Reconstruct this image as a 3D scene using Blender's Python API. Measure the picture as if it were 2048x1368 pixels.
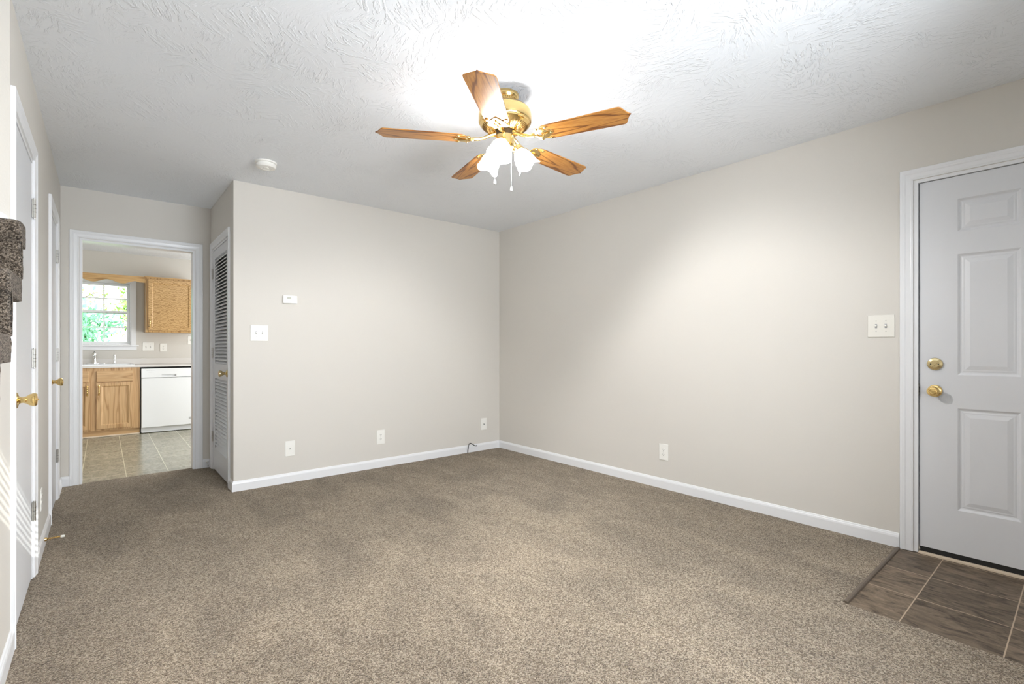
import bpy, bmesh, math, random
from mathutils import Vector, Matrix, noise as mnoise
random.seed(7)
R = math.radians
S = bpy.context.scene
COL = S.collection
for o in list(bpy.data.objects):
    bpy.data.objects.remove(o, do_unlink=True)

# ------------------------------------------------------------------ camera, light, exposure
XR, YB, XL, YH, XC, H = 3.441, 4.322, -0.263, 5.366, 0.783, 2.44   # right wall, back wall, left wall, hall end, hall corner, ceiling
YF, KW, KX0, KX1, KY0 = -0.62, 8.67, -1.9, 2.9, 5.476             # front wall, kitchen sink wall, kitchen sides
cam = bpy.data.cameras.new('camera'); camo = bpy.data.objects.new('camera', cam); COL.objects.link(camo)
camo.location = (0, 0, 1.125); camo.rotation_euler = (R(90), 0, R(-40.02))
cam.sensor_width = 36; cam.lens = 974.6 / 2048 * 36; cam.shift_y = 11.9 / 2048
cam.clip_start = 0.02; cam.clip_end = 200
S.camera = camo
S.view_settings.view_transform = 'Standard'; S.view_settings.look = 'None'
S.view_settings.gamma = 1; S.view_settings.use_curve_mapping = False
S.view_settings.exposure = 0.29
S.cycles.max_bounces = 10; S.cycles.diffuse_bounces = 6; S.cycles.glossy_bounces = 4
S.cycles.transmission_bounces = 6; S.cycles.transparent_max_bounces = 8
S.cycles.sample_clamp_indirect = 6; S.cycles.caustics_reflective = False; S.cycles.caustics_refractive = False
S.cycles.use_denoising = True

W = bpy.data.worlds.new('sky'); S.world = W; W.use_nodes = True
bg = W.node_tree.nodes['Background']; bg.inputs[0].default_value = (0.92, 0.965, 1.0, 1); bg.inputs[1].default_value = 3.6

def light(name, kind, loc, energy, color=(1, 1, 1), size=None, target=None, **kw):
    d = bpy.data.lights.new(name, kind); o = bpy.data.objects.new(name, d); COL.objects.link(o)
    o.location = loc; d.energy = energy; d.color = color
    if kind == 'AREA':
        d.shape = 'RECTANGLE'; d.size, d.size_y = size
    elif size is not None:
        if kind == 'SUN': d.angle = size
        else: d.shadow_soft_size = size
    if target is not None:
        o.rotation_euler = (Vector(target) - Vector(loc)).to_track_quat('-Z', 'Y').to_euler()
    for k, v in kw.items(): setattr(d, k, v)
    return o
SUN = Vector((-0.46, 1.0, -0.455))
light('sun', 'SUN', (0, -6, 6), 5.5, (1.0, 0.96, 0.90), size=R(0.22), target=Vector((0, -6, 6)) + SUN)
# daylight entering through the front window, then three unseen area lights
light('front_window_daylight', 'AREA', (1.28, YF + 0.14, 1.45), 60, (0.89, 0.945, 1.0), (1.3, 1.2), (0.50, 5.0, 1.25), spread=R(146))
light('kitchen_side_fill', 'AREA', (KX1 - 0.06, 7.0, 1.1), 58, (0.95, 0.98, 1.0), (1.7, 1.9), (0, 7.2, 1.0))  # added area light from the right; the wall behind it has no opening
light('kitchen_ceiling_fill', 'AREA', (1.15, 6.3, H - 0.05), 11, (1.0, 0.98, 0.95), (0.4, 0.4), (1.0, 6.4, 0))  # added area light without a fixture, brightens kitchen floor and hall carpet
light('stairwell_fill', 'AREA', (-0.75, 1.2, 4.7), 40, (1.0, 0.97, 0.93), (0.7, 0.9), (-0.75, 1.3, 0))  # unseen area light under the ceiling of the closed stairwell
LAMP_COL = (1.0, 0.993, 0.98)
BULB_W = 53.0
SHADE_EMIT = 42.0

# ------------------------------------------------------------------ materials
def mat(name, color, rough=0.5, metal=0.0, spec=0.5, **kw):
    m = bpy.data.materials.new(name); m.use_nodes = True
    b = m.node_tree.nodes['Principled BSDF']
    b.inputs['Base Color'].default_value = (*color, 1); b.inputs['Roughness'].default_value = rough
    b.inputs['Metallic'].default_value = metal; b.inputs['Specular IOR Level'].default_value = spec
    for k, v in kw.items(): b.inputs[k].default_value = v
    return m
class NT:
    def __init__(s, m): s.m = m; s.t = m.node_tree; s.b = s.t.nodes['Principled BSDF']
    def n(s, typ, **kw):
        nd = s.t.nodes.new(typ)
        for k, v in kw.items():
            if k.startswith('_'): setattr(nd, k[1:], v)
            else: nd.inputs[k.replace('__', ' ')].default_value = v
        return nd
    def l(s, a, b): s.t.links.new(a, b)
    def coord(s, scale=(1, 1, 1), rot=(0, 0, 0), loc=(0, 0, 0)):
        tc = s.n('ShaderNodeTexCoord'); mp = s.n('ShaderNodeMapping')
        mp.inputs['Scale'].default_value = scale; mp.inputs['Rotation'].default_value = rot; mp.inputs['Location'].default_value = loc
        s.l(tc.outputs['Object'], mp.inputs['Vector']); return mp.outputs['Vector']
    def ramp(s, fac, stops, interp='LINEAR'):
        r = s.n('ShaderNodeValToRGB'); r.color_ramp.interpolation = interp
        while len(r.color_ramp.elements) > 1: r.color_ramp.elements.remove(r.color_ramp.elements[-1])
        for i, (p, c) in enumerate(stops):
            e = r.color_ramp.elements[0] if i == 0 else r.color_ramp.elements.new(p)
            e.position = p; e.color = (*c, 1) if len(c) == 3 else c
        s.l(fac, r.inputs['Fac']); return r.outputs['Color']
    def bump(s, hgt, strength, dist, normal=None):
        b = s.n('ShaderNodeBump', Strength=strength, Distance=dist); s.l(hgt, b.inputs['Height'])
        if normal is not None: s.l(normal, b.inputs['Normal'])
        return b.outputs['Normal']
    def mix(s, a, b, fac, typ='MIX'):
        mx = s.n('ShaderNodeMix', _data_type='RGBA', _blend_type=typ)
        for sock, v in ((mx.inputs['A'], a), (mx.inputs['B'], b)):
            if isinstance(v, tuple): sock.default_value = (*v, 1)
            else: s.l(v, sock)
        if isinstance(fac, (int, float)): mx.inputs['Factor'].default_value = fac
        else: s.l(fac, mx.inputs['Factor'])
        return mx.outputs['Result']
def wallpaint(name, c):
    m = mat(name, c, 0.65, spec=0.25); t = NT(m); v = t.coord()
    n1 = t.n('ShaderNodeTexNoise', Scale=180.0, Detail=2.0); t.l(v, n1.inputs['Vector'])
    t.l(t.bump(n1.outputs['Fac'], 0.12, 0.002), t.b.inputs['Normal'])
    return m
M = {}
M['wall'] = wallpaint('beige_wall_paint', (0.66, 0.633, 0.588))
M['white'] = mat('white_semigloss_paint', (0.80, 0.808, 0.825), 0.32, spec=0.5)
M['door'] = mat('white_door_paint', (0.70, 0.71, 0.735), 0.38, spec=0.45)
M['plastic'] = mat('white_plastic', (0.86, 0.85, 0.81), 0.35)
M['plastic2'] = mat('ivory_white_plastic', (0.80, 0.78, 0.72), 0.35)
M['dark'] = mat('dark_slot', (0.03, 0.03, 0.03), 0.6)
M['grey'] = mat('grey_print', (0.35, 0.35, 0.36), 0.5)
M['black'] = mat('black_rubber', (0.012, 0.012, 0.012), 0.5)
M['brass'] = mat('polished_brass', (0.86, 0.62, 0.26), 0.16, 1.0)
M['brass2'] = mat('antique_brass', (0.66, 0.54, 0.30), 0.2, 1.0)
M['chrome'] = mat('chrome', (0.86, 0.86, 0.85), 0.08, 1.0)
M['steel'] = mat('satin_steel', (0.62, 0.61, 0.58), 0.28, 1.0)
M['tan'] = mat('bare_pine_threshold', (0.70, 0.58, 0.44), 0.6)
M['counter'] = mat('laminate_counter', (0.72, 0.69, 0.66), 0.25)
M['enamel'] = mat('white_enamel', (0.86, 0.87, 0.89), 0.18)
M['enamel2'] = mat('greyish_white_enamel', (0.70, 0.71, 0.73), 0.22)  # slightly greyer enamel for dishwasher body, toe kick and handle
M['vinyl'] = mat('white_vinyl', (0.85, 0.87, 0.89), 0.35)
M['strip'] = mat('bronze_transition_strip', (0.16, 0.125, 0.095), 0.45, 0.3)
# ceiling: stomped drywall mud
m = mat('textured_ceiling', (0.83, 0.855, 0.89), 0.8, spec=0.2); t = NT(m); v = t.coord()
vo = t.n('ShaderNodeTexVoronoi', Scale=6.5, Randomness=1.0); t.l(v, vo.inputs['Vector'])
sepc = t.n('ShaderNodeSeparateColor'); t.l(vo.outputs['Color'], sepc.inputs[0])
ang = t.n('ShaderNodeMath', _operation='MULTIPLY'); t.l(sepc.outputs[0], ang.inputs[0]); ang.inputs[1].default_value = 3.1416
vr = t.n('ShaderNodeVectorRotate', _rotation_type='Z_AXIS'); t.l(v, vr.inputs['Vector']); t.l(ang.outputs[0], vr.inputs['Angle'])
mp = t.n('ShaderNodeMapping'); mp.inputs['Scale'].default_value = (1.0, 0.28, 1.0); t.l(vr.outputs[0], mp.inputs['Vector'])
n1 = t.n('ShaderNodeTexNoise', Scale=62.0, Detail=3.0, Roughness=0.55, Distortion=0.25); t.l(mp.outputs[0], n1.inputs['Vector'])
r1 = t.ramp(n1.outputs['Fac'], [(0.50, (0, 0, 0)), (0.60, (1, 1, 1)), (0.70, (0.6, 0.6, 0.6))])
n2 = t.n('ShaderNodeTexNoise', Scale=4.0, Detail=2.0); t.l(v, n2.inputs['Vector'])
r2 = t.ramp(n2.outputs['Fac'], [(0.38, (0.15,) * 3), (0.60, (1, 1, 1))])
hh = t.mix(r1, r2, 1.0, 'MULTIPLY')
t.l(t.bump(hh, 0.55, 0.005), t.b.inputs['Normal']); M['ceil'] = m
# carpet
def carpet(name, dark, mid, lite, sc, big=True):
    m = mat(name, mid, 1.0, spec=0.05); t = NT(m); v = t.coord()
    wn = t.n('ShaderNodeTexNoise', Scale=sc * 0.6, Detail=1.0); t.l(v, wn.inputs['Vector'])
    vv = t.n('ShaderNodeVectorMath', _operation='MULTIPLY_ADD'); t.l(wn.outputs['Color'], vv.inputs[0]); vv.inputs[1].default_value = (0.008,) * 3; t.l(v, vv.inputs[2])
    vo = t.n('ShaderNodeTexVoronoi', Scale=sc); t.l(vv.outputs[0], vo.inputs['Vector'])
    sep = t.n('ShaderNodeSeparateColor'); t.l(vo.outputs['Color'], sep.inputs[0])
    c = t.ramp(sep.outputs[0], [(0.0, dark), (0.28, tuple(0.5 * (a + b) for a, b in zip(dark, mid))), (0.5, mid), (0.8, lite), (1.0, tuple(1.12 * a for a in lite))])
    if big:
        v2 = t.coord((1.0, 0.55, 1.0), (0, 0, R(35)))
        b1 = t.n('ShaderNodeTexNoise', Scale=3.2, Detail=4.0, Roughness=0.62, Distortion=0.8); t.l(v2, b1.inputs['Vector'])
        f = t.ramp(b1.outputs['Fac'], [(0.34, (0.80, 0.80, 0.80)), (0.52, (1.0, 1.0, 1.0)), (0.68, (1.16, 1.16, 1.15))])
        c = t.mix(c, f, 1.0, 'MULTIPLY')
    t.l(c, t.b.inputs['Base Color'])
    t.l(t.bump(vo.outputs['Distance'], 0.9, -0.006), t.b.inputs['Normal'])
    t.b.inputs['Sheen Weight'].default_value = 0.15
    return m
M['carpet'] = carpet('tan_frieze_carpet', (0.10, 0.072, 0.048), (0.280, 0.219, 0.153), (0.465, 0.388, 0.295), 260)
M['carpet2'] = carpet('brown_stair_carpet', (0.03, 0.022, 0.016), (0.125, 0.097, 0.072), (0.32, 0.265, 0.21), 300, False)
# stone look vinyl tile: grid of given size, grout, streaks
def tile(name, size, ox, oy, c1, c2, grout, rough, gw=0.0035, tint=0.25):
    m = mat(name, c1, rough, spec=0.22); t = NT(m); v = t.coord(loc=(-ox, -oy, 0))
    sep = t.n('ShaderNodeSeparateXYZ'); t.l(v, sep.inputs[0])
    def mth(op, a, b=None, c=None):
        nd = t.n('ShaderNodeMath', _operation=op)
        for i, x in enumerate((a, b, c)):
            if x is None: continue
            if isinstance(x, (int, float)): nd.inputs[i].default_value = x
            else: t.l(x, nd.inputs[i])
        return nd.outputs[0]
    ds = []; ids = []
    for ax in ('X', 'Y'):
        q = mth('DIVIDE', sep.outputs[ax], size)
        ids.append(mth('FLOOR', q)); fr = mth('FRACT', q)
        ds.append(mth('MULTIPLY', mth('MINIMUM', fr, mth('SUBTRACT', 1.0, fr)), size))
    dmin = mth('MINIMUM', ds[0], ds[1])
    g = mth('LESS_THAN', dmin, gw)
    cid = t.n('ShaderNodeCombineXYZ'); t.l(ids[0], cid.inputs[0]); t.l(ids[1], cid.inputs[1])
    wnz = t.n('ShaderNodeTexWhiteNoise', _noise_dimensions='3D'); t.l(cid.outputs[0], wnz.inputs['Vector'])
    off = t.n('ShaderNodeVectorMath', _operation='MULTIPLY_ADD'); t.l(wnz.outputs['Color'], off.inputs[0]); off.inputs[1].default_value = (7, 7, 7); t.l(v, off.inputs[2])
    mp = t.n('ShaderNodeMapping'); mp.inputs['Scale'].default_value = (22, 7.0, 1); t.l(off.outputs[0], mp.inputs['Vector'])
    n1 = t.n('ShaderNodeTexNoise', Scale=1.3, Detail=7.0, Roughness=0.68, Distortion=1.1); t.l(mp.outputs[0], n1.inputs['Vector'])
    c = t.ramp(n1.outputs['Fac'], [(0.34, c1), (0.50, tuple(0.5 * (a + b) for a, b in zip(c1, c2))), (0.68, c2)])
    ti = t.ramp(wnz.outputs['Value'], [(0.0, (1 - tint,) * 3), (1.0, (1 + tint,) * 3)])
    c = t.mix(c, ti, 1.0, 'MULTIPLY'); c = t.mix(c, grout, g)
    t.l(c, t.b.inputs['Base Color'])
    t.l(t.bump(n1.outputs['Fac'], 0.12, 0.004), t.b.inputs['Normal'])
    return m
M['tile'] = tile('brown_slate_vinyl_tile', 0.3045, 2.507, 0.5125, (0.050, 0.035, 0.023), (0.255, 0.192, 0.134), (0.46, 0.36, 0.26), 0.45, 0.0022)
M['ktile'] = tile('grey_green_slate_vinyl_tile', 0.302, -0.143, 5.27, (0.20, 0.185, 0.135), (0.40, 0.385, 0.30), (0.62, 0.60, 0.45), 0.22, 0.003, 0.08)
def oak(name, axis, c1, c2, c3, scale=1.0, rough=0.35):
    m = mat(name, c2, rough, spec=0.4); t = NT(m)
    st = {'x': (0.10, 1, 1), 'y': (1, 0.10, 1), 'z': (1, 1, 0.10)}[axis]
    v = t.coord(tuple(a * scale for a in st))
    w = t.n('ShaderNodeTexWave', Scale=5.2, Distortion=9.0, Detail=2.0); w.inputs['Detail Scale'].default_value = 2.2
    w.wave_type = 'RINGS'; w.rings_direction = {'x': 'Z', 'y': 'Z', 'z': 'Y'}[axis]
    t.l(v, w.inputs['Vector'])
    c = t.ramp(w.outputs['Fac'], [(0.0, c1), (0.13, c2), (0.75, c3), (1.0, c2)])
    f = {'x': (2, 160, 160), 'y': (160, 2, 160), 'z': (160, 160, 2)}[axis]
    v2 = t.coord(f); n2 = t.n('ShaderNodeTexNoise', Scale=1.0, Detail=3.0); t.l(v2, n2.inputs['Vector'])
    p = t.ramp(n2.outputs['Fac'], [(0.35, (0.72, 0.68, 0.62)), (0.52, (1, 1, 1))])
    c = t.mix(c, p, 0.7, 'MULTIPLY'); t.l(c, t.b.inputs['Base Color'])
    return m
M['blade'] = oak('honey_oak_blade', 'x', (0.17, 0.055, 0.009), (0.42, 0.175, 0.033), (0.50, 0.235, 0.055), 1.7, 0.3)
OC = ((0.46, 0.265, 0.115), (0.60, 0.375, 0.185), (0.66, 0.43, 0.225))
M['oakz'] = oak('honey_oak_vertical', 'z', *OC)
M['oakx'] = oak('honey_oak_horizontal', 'x', *OC)
UC = ((0.33, 0.18, 0.06), (0.49, 0.295, 0.115), (0.56, 0.35, 0.15))
M['uoakz'] = oak('golden_oak_vertical', 'z', *UC)
M['uoakx'] = oak('golden_oak_horizontal', 'x', *UC)
# figured oak of the upper cabinet panel
m = mat('figured_oak_panel', UC[1], 0.35); t = NT(m); v = t.coord((1, 1, 0.9))
w = t.n('ShaderNodeTexWave', Scale=14.0, Distortion=13.0, Detail=2.0); w.inputs['Detail Scale'].default_value = 1.25; w.bands_direction = 'Z'; t.l(v, w.inputs['Vector'])
t.l(t.ramp(w.outputs['Fac'], [(0.0, UC[0]), (0.3, UC[1]), (1, UC[2])]), t.b.inputs['Base Color']); M['figured'] = m
m = bpy.data.materials.new('window_glass'); m.use_nodes = True; t = m.node_tree
t.nodes.remove(t.nodes['Principled BSDF']); tr = t.nodes.new('ShaderNodeBsdfTransparent'); gl = t.nodes.new('ShaderNodeBsdfGlossy'); gl.inputs['Roughness'].default_value = 0.02
mx = t.nodes.new('ShaderNodeMixShader'); fr = t.nodes.new('ShaderNodeFresnel'); fr.inputs[0].default_value = 1.3
tr.inputs[0].default_value = (0.95, 0.98, 0.97, 1)
t.links.new(fr.outputs[0], mx.inputs[0]); t.links.new(tr.outputs[0], mx.inputs[1]); t.links.new(gl.outputs[0], mx.inputs[2])
t.links.new(mx.outputs[0], t.nodes['Material Output'].inputs[0]); M['glass'] = m
M['shade'] = mat('frosted_glass_shade', (0.9, 0.88, 0.82), 0.4)
b = M['shade'].node_tree.nodes['Principled BSDF']; b.inputs['Emission Color'].default_value = (*LAMP_COL, 1); b.inputs['Emission Strength'].default_value = SHADE_EMIT
M['bulb'] = mat('lit_bulb', (1, 0.95, 0.85), 0.4)
b = M['bulb'].node_tree.nodes['Principled BSDF']; b.inputs['Emission Color'].default_value = (*LAMP_COL, 1); b.inputs['Emission Strength'].default_value = 12
def leafmat(name, c):
    m = mat(name, c, 0.5); t = NT(m); v = t.coord(); n1 = t.n('ShaderNodeTexNoise', Scale=3.0, Detail=2.0); t.l(v, n1.inputs['Vector'])
    t.l(t.ramp(n1.outputs['Fac'], [(0.3, tuple(0.55 * x for x in c)), (0.7, tuple(min(1, 1.5 * x) for x in c))]), t.b.inputs['Base Color']); return m
M['leafa'] = leafmat('bright_green_leaves', (0.33, 0.52, 0.13)); M['leafb'] = leafmat('blue_green_leaves', (0.15, 0.40, 0.23))
M['bark'] = mat('bark', (0.16, 0.12, 0.09), 0.9); M['lawn'] = leafmat('lawn_grass', (0.16, 0.30, 0.08))

# ------------------------------------------------------------------ mesh helpers
class MB:
    def __init__(s): s.bm = bmesh.new()
    def face(s, pts, mi=0, smooth=False):
        f = s.bm.faces.new([s.bm.verts.new(p) for p in pts]); f.material_index = mi; f.smooth = smooth; return f
    def box(s, x0, x1, y0, y1, z0, z1, mi=0, rot=None, ctr=None):
        vs = [Vector((x, y, z)) for x in (x0, x1) for y in (y0, y1) for z in (z0, z1)]
        if rot is not None:
            c = Vector(ctr) if ctr is not None else Vector(((x0 + x1) / 2, (y0 + y1) / 2, (z0 + z1) / 2))
            vs = [rot @ (p - c) + c for p in vs]
        v = [s.bm.verts.new(p) for p in vs]
        for q in ((0, 1, 3, 2), (4, 6, 7, 5), (0, 4, 5, 1), (2, 3, 7, 6), (0, 2, 6, 4), (1, 5, 7, 3)):
            f = s.bm.faces.new([v[i] for i in q]); f.material_index = mi
        return s
    def prism(s, pts, vec, mi=0, smooth=False):
        """closed polygon (3-D points) swept along vec"""
        a = [s.bm.verts.new(p) for p in pts]; b = [s.bm.verts.new(Vector(p) + Vector(vec)) for p in pts]
        n = len(pts)
        for i in range(n):
            f = s.bm.faces.new((a[i], a[(i + 1) % n], b[(i + 1) % n], b[i])); f.material_index = mi; f.smooth = smooth
        f = s.bm.faces.new(a[::-1]); f.material_index = mi
        f = s.bm.faces.new(b); f.material_index = mi
        return s
    def lathe(s, prof, mtx=None, n=32, mi=0, mod=None, smooth=True):
        """prof: (r, z) pairs; spun about local z; mtx places it"""
        mtx = mtx or Matrix.Identity(4); rings = []
        for k, (r, z) in enumerate(prof):
            if r < 1e-6: rings.append([s.bm.verts.new(mtx @ Vector((0, 0, z)))])
            else:
                ring = []
                for i in range(n):
                    a = 2 * math.pi * i / n; rr, zz = (r, z) if mod is None else mod(r, z, a, k)
                    ring.append(s.bm.verts.new(mtx @ Vector((rr * math.cos(a), rr * math.sin(a), zz))))
                rings.append(ring)
        for A, B in zip(rings, rings[1:]):
            for i in range(n):
                j = (i + 1) % n
                if len(A) == 1 and len(B) == 1: continue
                q = (A[0], B[j], B[i]) if len(A) == 1 else ((A[i], A[j], B[0]) if len(B) == 1 else (A[i], A[j], B[j], B[i]))
                f = s.bm.faces.new(q); f.material_index = mi; f.smooth = smooth
        return s
    def tube(s, pts, r, n=10, mi=0, cap=True):
        pts = [Vector(p) for p in pts]; rings = []; up = Vector((0, 0, 1))
        rr = r if isinstance(r, (list, tuple)) else [r] * len(pts)
        for i, p in enumerate(pts):
            d = (pts[min(i + 1, len(pts) - 1)] - pts[max(i - 1, 0)]).normalized()
            u = d.cross(up) if abs(d.dot(up)) < 0.95 else d.cross(Vector((1, 0, 0)))
            u.normalize(); w = d.cross(u)
            rings.append([s.bm.verts.new(p + rr[i] * (math.cos(2 * math.pi * k / n) * u + math.sin(2 * math.pi * k / n) * w)) for k in range(n)])
        for A, B in zip(rings, rings[1:]):
            for i in range(n):
                f = s.bm.faces.new((A[i], A[(i + 1) % n], B[(i + 1) % n], B[i])); f.smooth = True; f.material_index = mi
        if cap:
            for q in (rings[0][::-1], rings[-1]):
                f = s.bm.faces.new(q); f.material_index = mi
        return s
    def build(s, name, mats, parent=None, bevel=0, seg=2, loc=None, rotz=0):
        bmesh.ops.recalc_face_normals(s.bm, faces=s.bm.faces)
        for e in s.bm.edges:
            if len(e.link_faces) == 2 and e.calc_face_angle(0) > R(32): e.smooth = False
        me = bpy.data.meshes.new(name); s.bm.to_mesh(me); s.bm.free()
        o = bpy.data.objects.new(name, me); COL.objects.link(o)
        for q in (mats if isinstance(mats, (list, tuple)) else [mats]): me.materials.append(q)
        if parent is not None: o.parent = parent
        if loc is not None: o.location = loc; o.rotation_euler.z = rotz
        if bevel:
            b = o.modifiers.new('bevel', 'BEVEL'); b.width = bevel; b.segments = seg; b.limit_method = 'ANGLE'; b.angle_limit = R(40)
        return o
def tag(o, label=None, cat=None, group=None, kind=None):
    if label: o['label'] = label
    if cat: o['category'] = cat
    if group: o['group'] = group
    if kind: o['kind'] = kind
    return o
def empty(name, loc, rotz=0, **kw):
    o = bpy.data.objects.new(name, None); COL.objects.link(o); o.location = loc; o.rotation_euler.z = rotz; o.empty_display_size = 0.1
    return tag(o, **kw)
def struct(o, label, cat): return tag(o, label, cat, None, 'structure')
# local frames: x along the wall, y out of the wall into the room, z up
RIGHT, BACK, LEFT, FRONT = R(90), R(180), R(-90), 0.0
def bolt(p):  # axis +y
    return Matrix.Translation(Vector(p)) @ Matrix.Rotation(R(-90), 4, 'X')

# ------------------------------------------------------------------ walls, floors, ceiling
def wall(name, x0, x1, z0, z1, th, holes, loc, rotz, m, label):
    """slab behind the local plane y=0 with rectangular holes, outer faces only"""
    xs = sorted({x0, x1, *[h[0] for h in holes], *[h[1] for h in holes]}); zs = sorted({z0, z1, *[h[2] for h in holes], *[h[3] for h in holes]})
    def solid(i, k):
        if not (0 <= i < len(xs) - 1 and 0 <= k < len(zs) - 1): return False
        cx, cz = (xs[i] + xs[i + 1]) / 2, (zs[k] + zs[k + 1]) / 2
        return not any(h[0] < cx < h[1] and h[2] < cz < h[3] for h in holes)
    b = MB()
    for i in range(len(xs) - 1):
        for k in range(len(zs) - 1):
            if not solid(i, k): continue
            a, c, d, e = xs[i], xs[i + 1], zs[k], zs[k + 1]
            b.face([(a, 0, d), (c, 0, d), (c, 0, e), (a, 0, e)]); b.face([(a, -th, d), (c, -th, d), (c, -th, e), (a, -th, e)])
            if not solid(i - 1, k): b.face([(a, 0, d), (a, -th, d), (a, -th, e), (a, 0, e)])
            if not solid(i + 1, k): b.face([(c, 0, d), (c, -th, d), (c, -th, e), (c, 0, e)])
            if not solid(i, k - 1): b.face([(a, 0, d), (c, 0, d), (c, -th, d), (a, -th, d)])
            if not solid(i, k + 1): b.face([(a, 0, e), (c, 0, e), (c, -th, e), (a, -th, e)])
    bmesh.ops.remove_doubles(b.bm, verts=b.bm.verts, dist=1e-5)
    return struct(b.build(name, m, loc=loc, rotz=rotz), label, 'wall')
TH = 0.115
DY0, DY1 = -0.300, 0.634          # entry door opening along Y
wall('wall_right', YF - TH, YB + TH, 0, H, 0.14, [(DY0, DY1, 0, 2.05)], (XR, 0, 0), RIGHT, M['wall'], 'long beige wall on the right with the entry door')
wall('wall_back', -XR, -XC, 0, H, TH, [], (0, YB, 0), BACK, M['wall'], 'beige wall facing the camera with thermostat and switch')
wall('wall_closet', YB + TH, YH, 0, H, TH, [(4.51, 5.26, 0, 2.035)], (XC, 0, 0), RIGHT, M['wall'], 'narrow beige hall wall that holds the louvered closet door')
wall('wall_hall_end', -1.9, 1.9, 0, H, KY0 - YH, [(-0.655, 0.147, 0, 2.03)], (0, YH, 0), BACK, M['wall'], 'beige wall with the cased opening into the kitchen')
D1, D2 = (2.645, 3.335), (4.31, 4.93)
wall('wall_left', -YH, -2.571, 0, H, TH, [(-D1[1], -D1[0], 0, 2.04), (-D2[1], -D2[0], 0, 2.04)], (XL, 0, 0), LEFT, M['wall'], 'beige wall on the left with two plain white doors')
wall('wall_stair_end', 0.378, 1.25, 1.30, 4.9, TH, [], (0, 2.571, 0), BACK, M['wall'], 'beige wall above the top carpeted stair at the left edge')
wall('wall_stairwell', -2.686, -YF + TH, 0, 4.9, TH, [], (-1.25, 0, 0), LEFT, M['wall'], 'beige outer wall of the stairwell')
wall('wall_front', -1.365, XR + 0.14, 0, 4.9, TH, [(0.62, 2.88, 0.75, 2.20)], (0, YF, 0), FRONT, M['wall'], 'beige front wall with the double window behind the camera')
b = MB(); b.box(-0.38, XL, YF, 2.686, H + 0.1, 4.9); struct(b.build('wall_upstairs', M['wall']), 'beige wall of the upper floor over the stair opening', 'wall')
b = MB(); b.box(-1.365, -0.2, YF - TH, 2.686, 4.9, 5.0); struct(b.build('ceiling_stairwell', M['ceil']), 'white ceiling high above the stairs', 'ceiling')
b = MB(); b.box(-0.38, XR + 0.14, YF - TH, YH, H, H + 0.1); struct(b.build('ceiling', M['ceil']), 'white textured living room ceiling', 'ceiling')
b = MB(); b.box(-1.35, -0.38, 2.687, YH, H, H + 0.1); struct(b.build('ceiling_closet', M['ceil']), 'white ceiling behind the left doors', 'ceiling')
b = MB(); b.box(KX0 - TH, KX1 + TH, YH + 0.001, KW + TH, H, H + 0.1); struct(b.build('ceiling_kitchen', M['ceil']), 'white kitchen ceiling seen through the opening', 'ceiling')
wall('wall_kitchen', -KX1 - TH, -KX0 + TH, 0, H, TH, [(-0.303, 0.52, 1.165, 2.03)], (0, KW, 0), BACK, M['wall'], 'beige kitchen wall with the window over the sink')
wall('wall_kitchen_right', KY0, KW, 0, H, TH, [], (KX1, 0, 0), RIGHT, M['wall'], 'beige right wall of the kitchen')
wall('wall_kitchen_left', -KW, -KY0, 0, H, TH, [], (KX0, 0, 0), LEFT, M['wall'], 'beige left wall of the kitchen')
wall('wall_closet_end', YB + TH, YH, 0, H, 0.05, [], (1.9, 0, 0), RIGHT, M['wall'], 'plain wall inside the louvered closet')
b = MB(); b.box(-1.35, -1.25, 2.686, YH, 0, H); struct(b.build('wall_left_closet', M['wall']), 'plain wall behind the left doors', 'wall')

b = MB()   # carpet, cut out around the entry tile
for x0, x1, y0, y1 in ((-1.25, 2.507, YF, YB), (2.507, XR, 0.704, YB), (-1.25, 1.9, YB, YH)):
    b.box(x0, x1, y0, y1, -0.06, 0.0)
b.prism([(-0.15, YH, -0.06), (0.657, YH, -0.06), (0.657, 5.43, -0.06), (-0.15, 5.40, -0.06)], (0, 0, 0.06))
struct(b.build('floor', M['carpet']), 'tan and brown flecked wall-to-wall carpet', 'carpet floor')
b = MB(); b.box(2.507, XR + 0.14, YF, 0.704, -0.06, -0.004); struct(b.build('floor_entry', M['tile']), 'brown slate-look square floor tiles by the entry door', 'tile floor')
b = MB(); b.box(KX0, KX1, YH, KW, -0.061, -0.003); struct(b.build('floor_kitchen', M['ktile']), 'grey green slate-look tiles of the kitchen floor', 'tile floor')
b = MB()
b.prism([(2.515, 0.692, -0.004), (2.515, 0.694, 0.003), (2.515, 0.699, 0.007), (2.515, 0.708, 0.006), (2.515, 0.712, 0.0), (2.515, 0.70, -0.01)], (0.91, 0.0, 0))
tag(b.build('transition_strip', M['strip']), 'thin dark metal strip where the carpet meets the brown entry tiles', 'floor strip')

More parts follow.
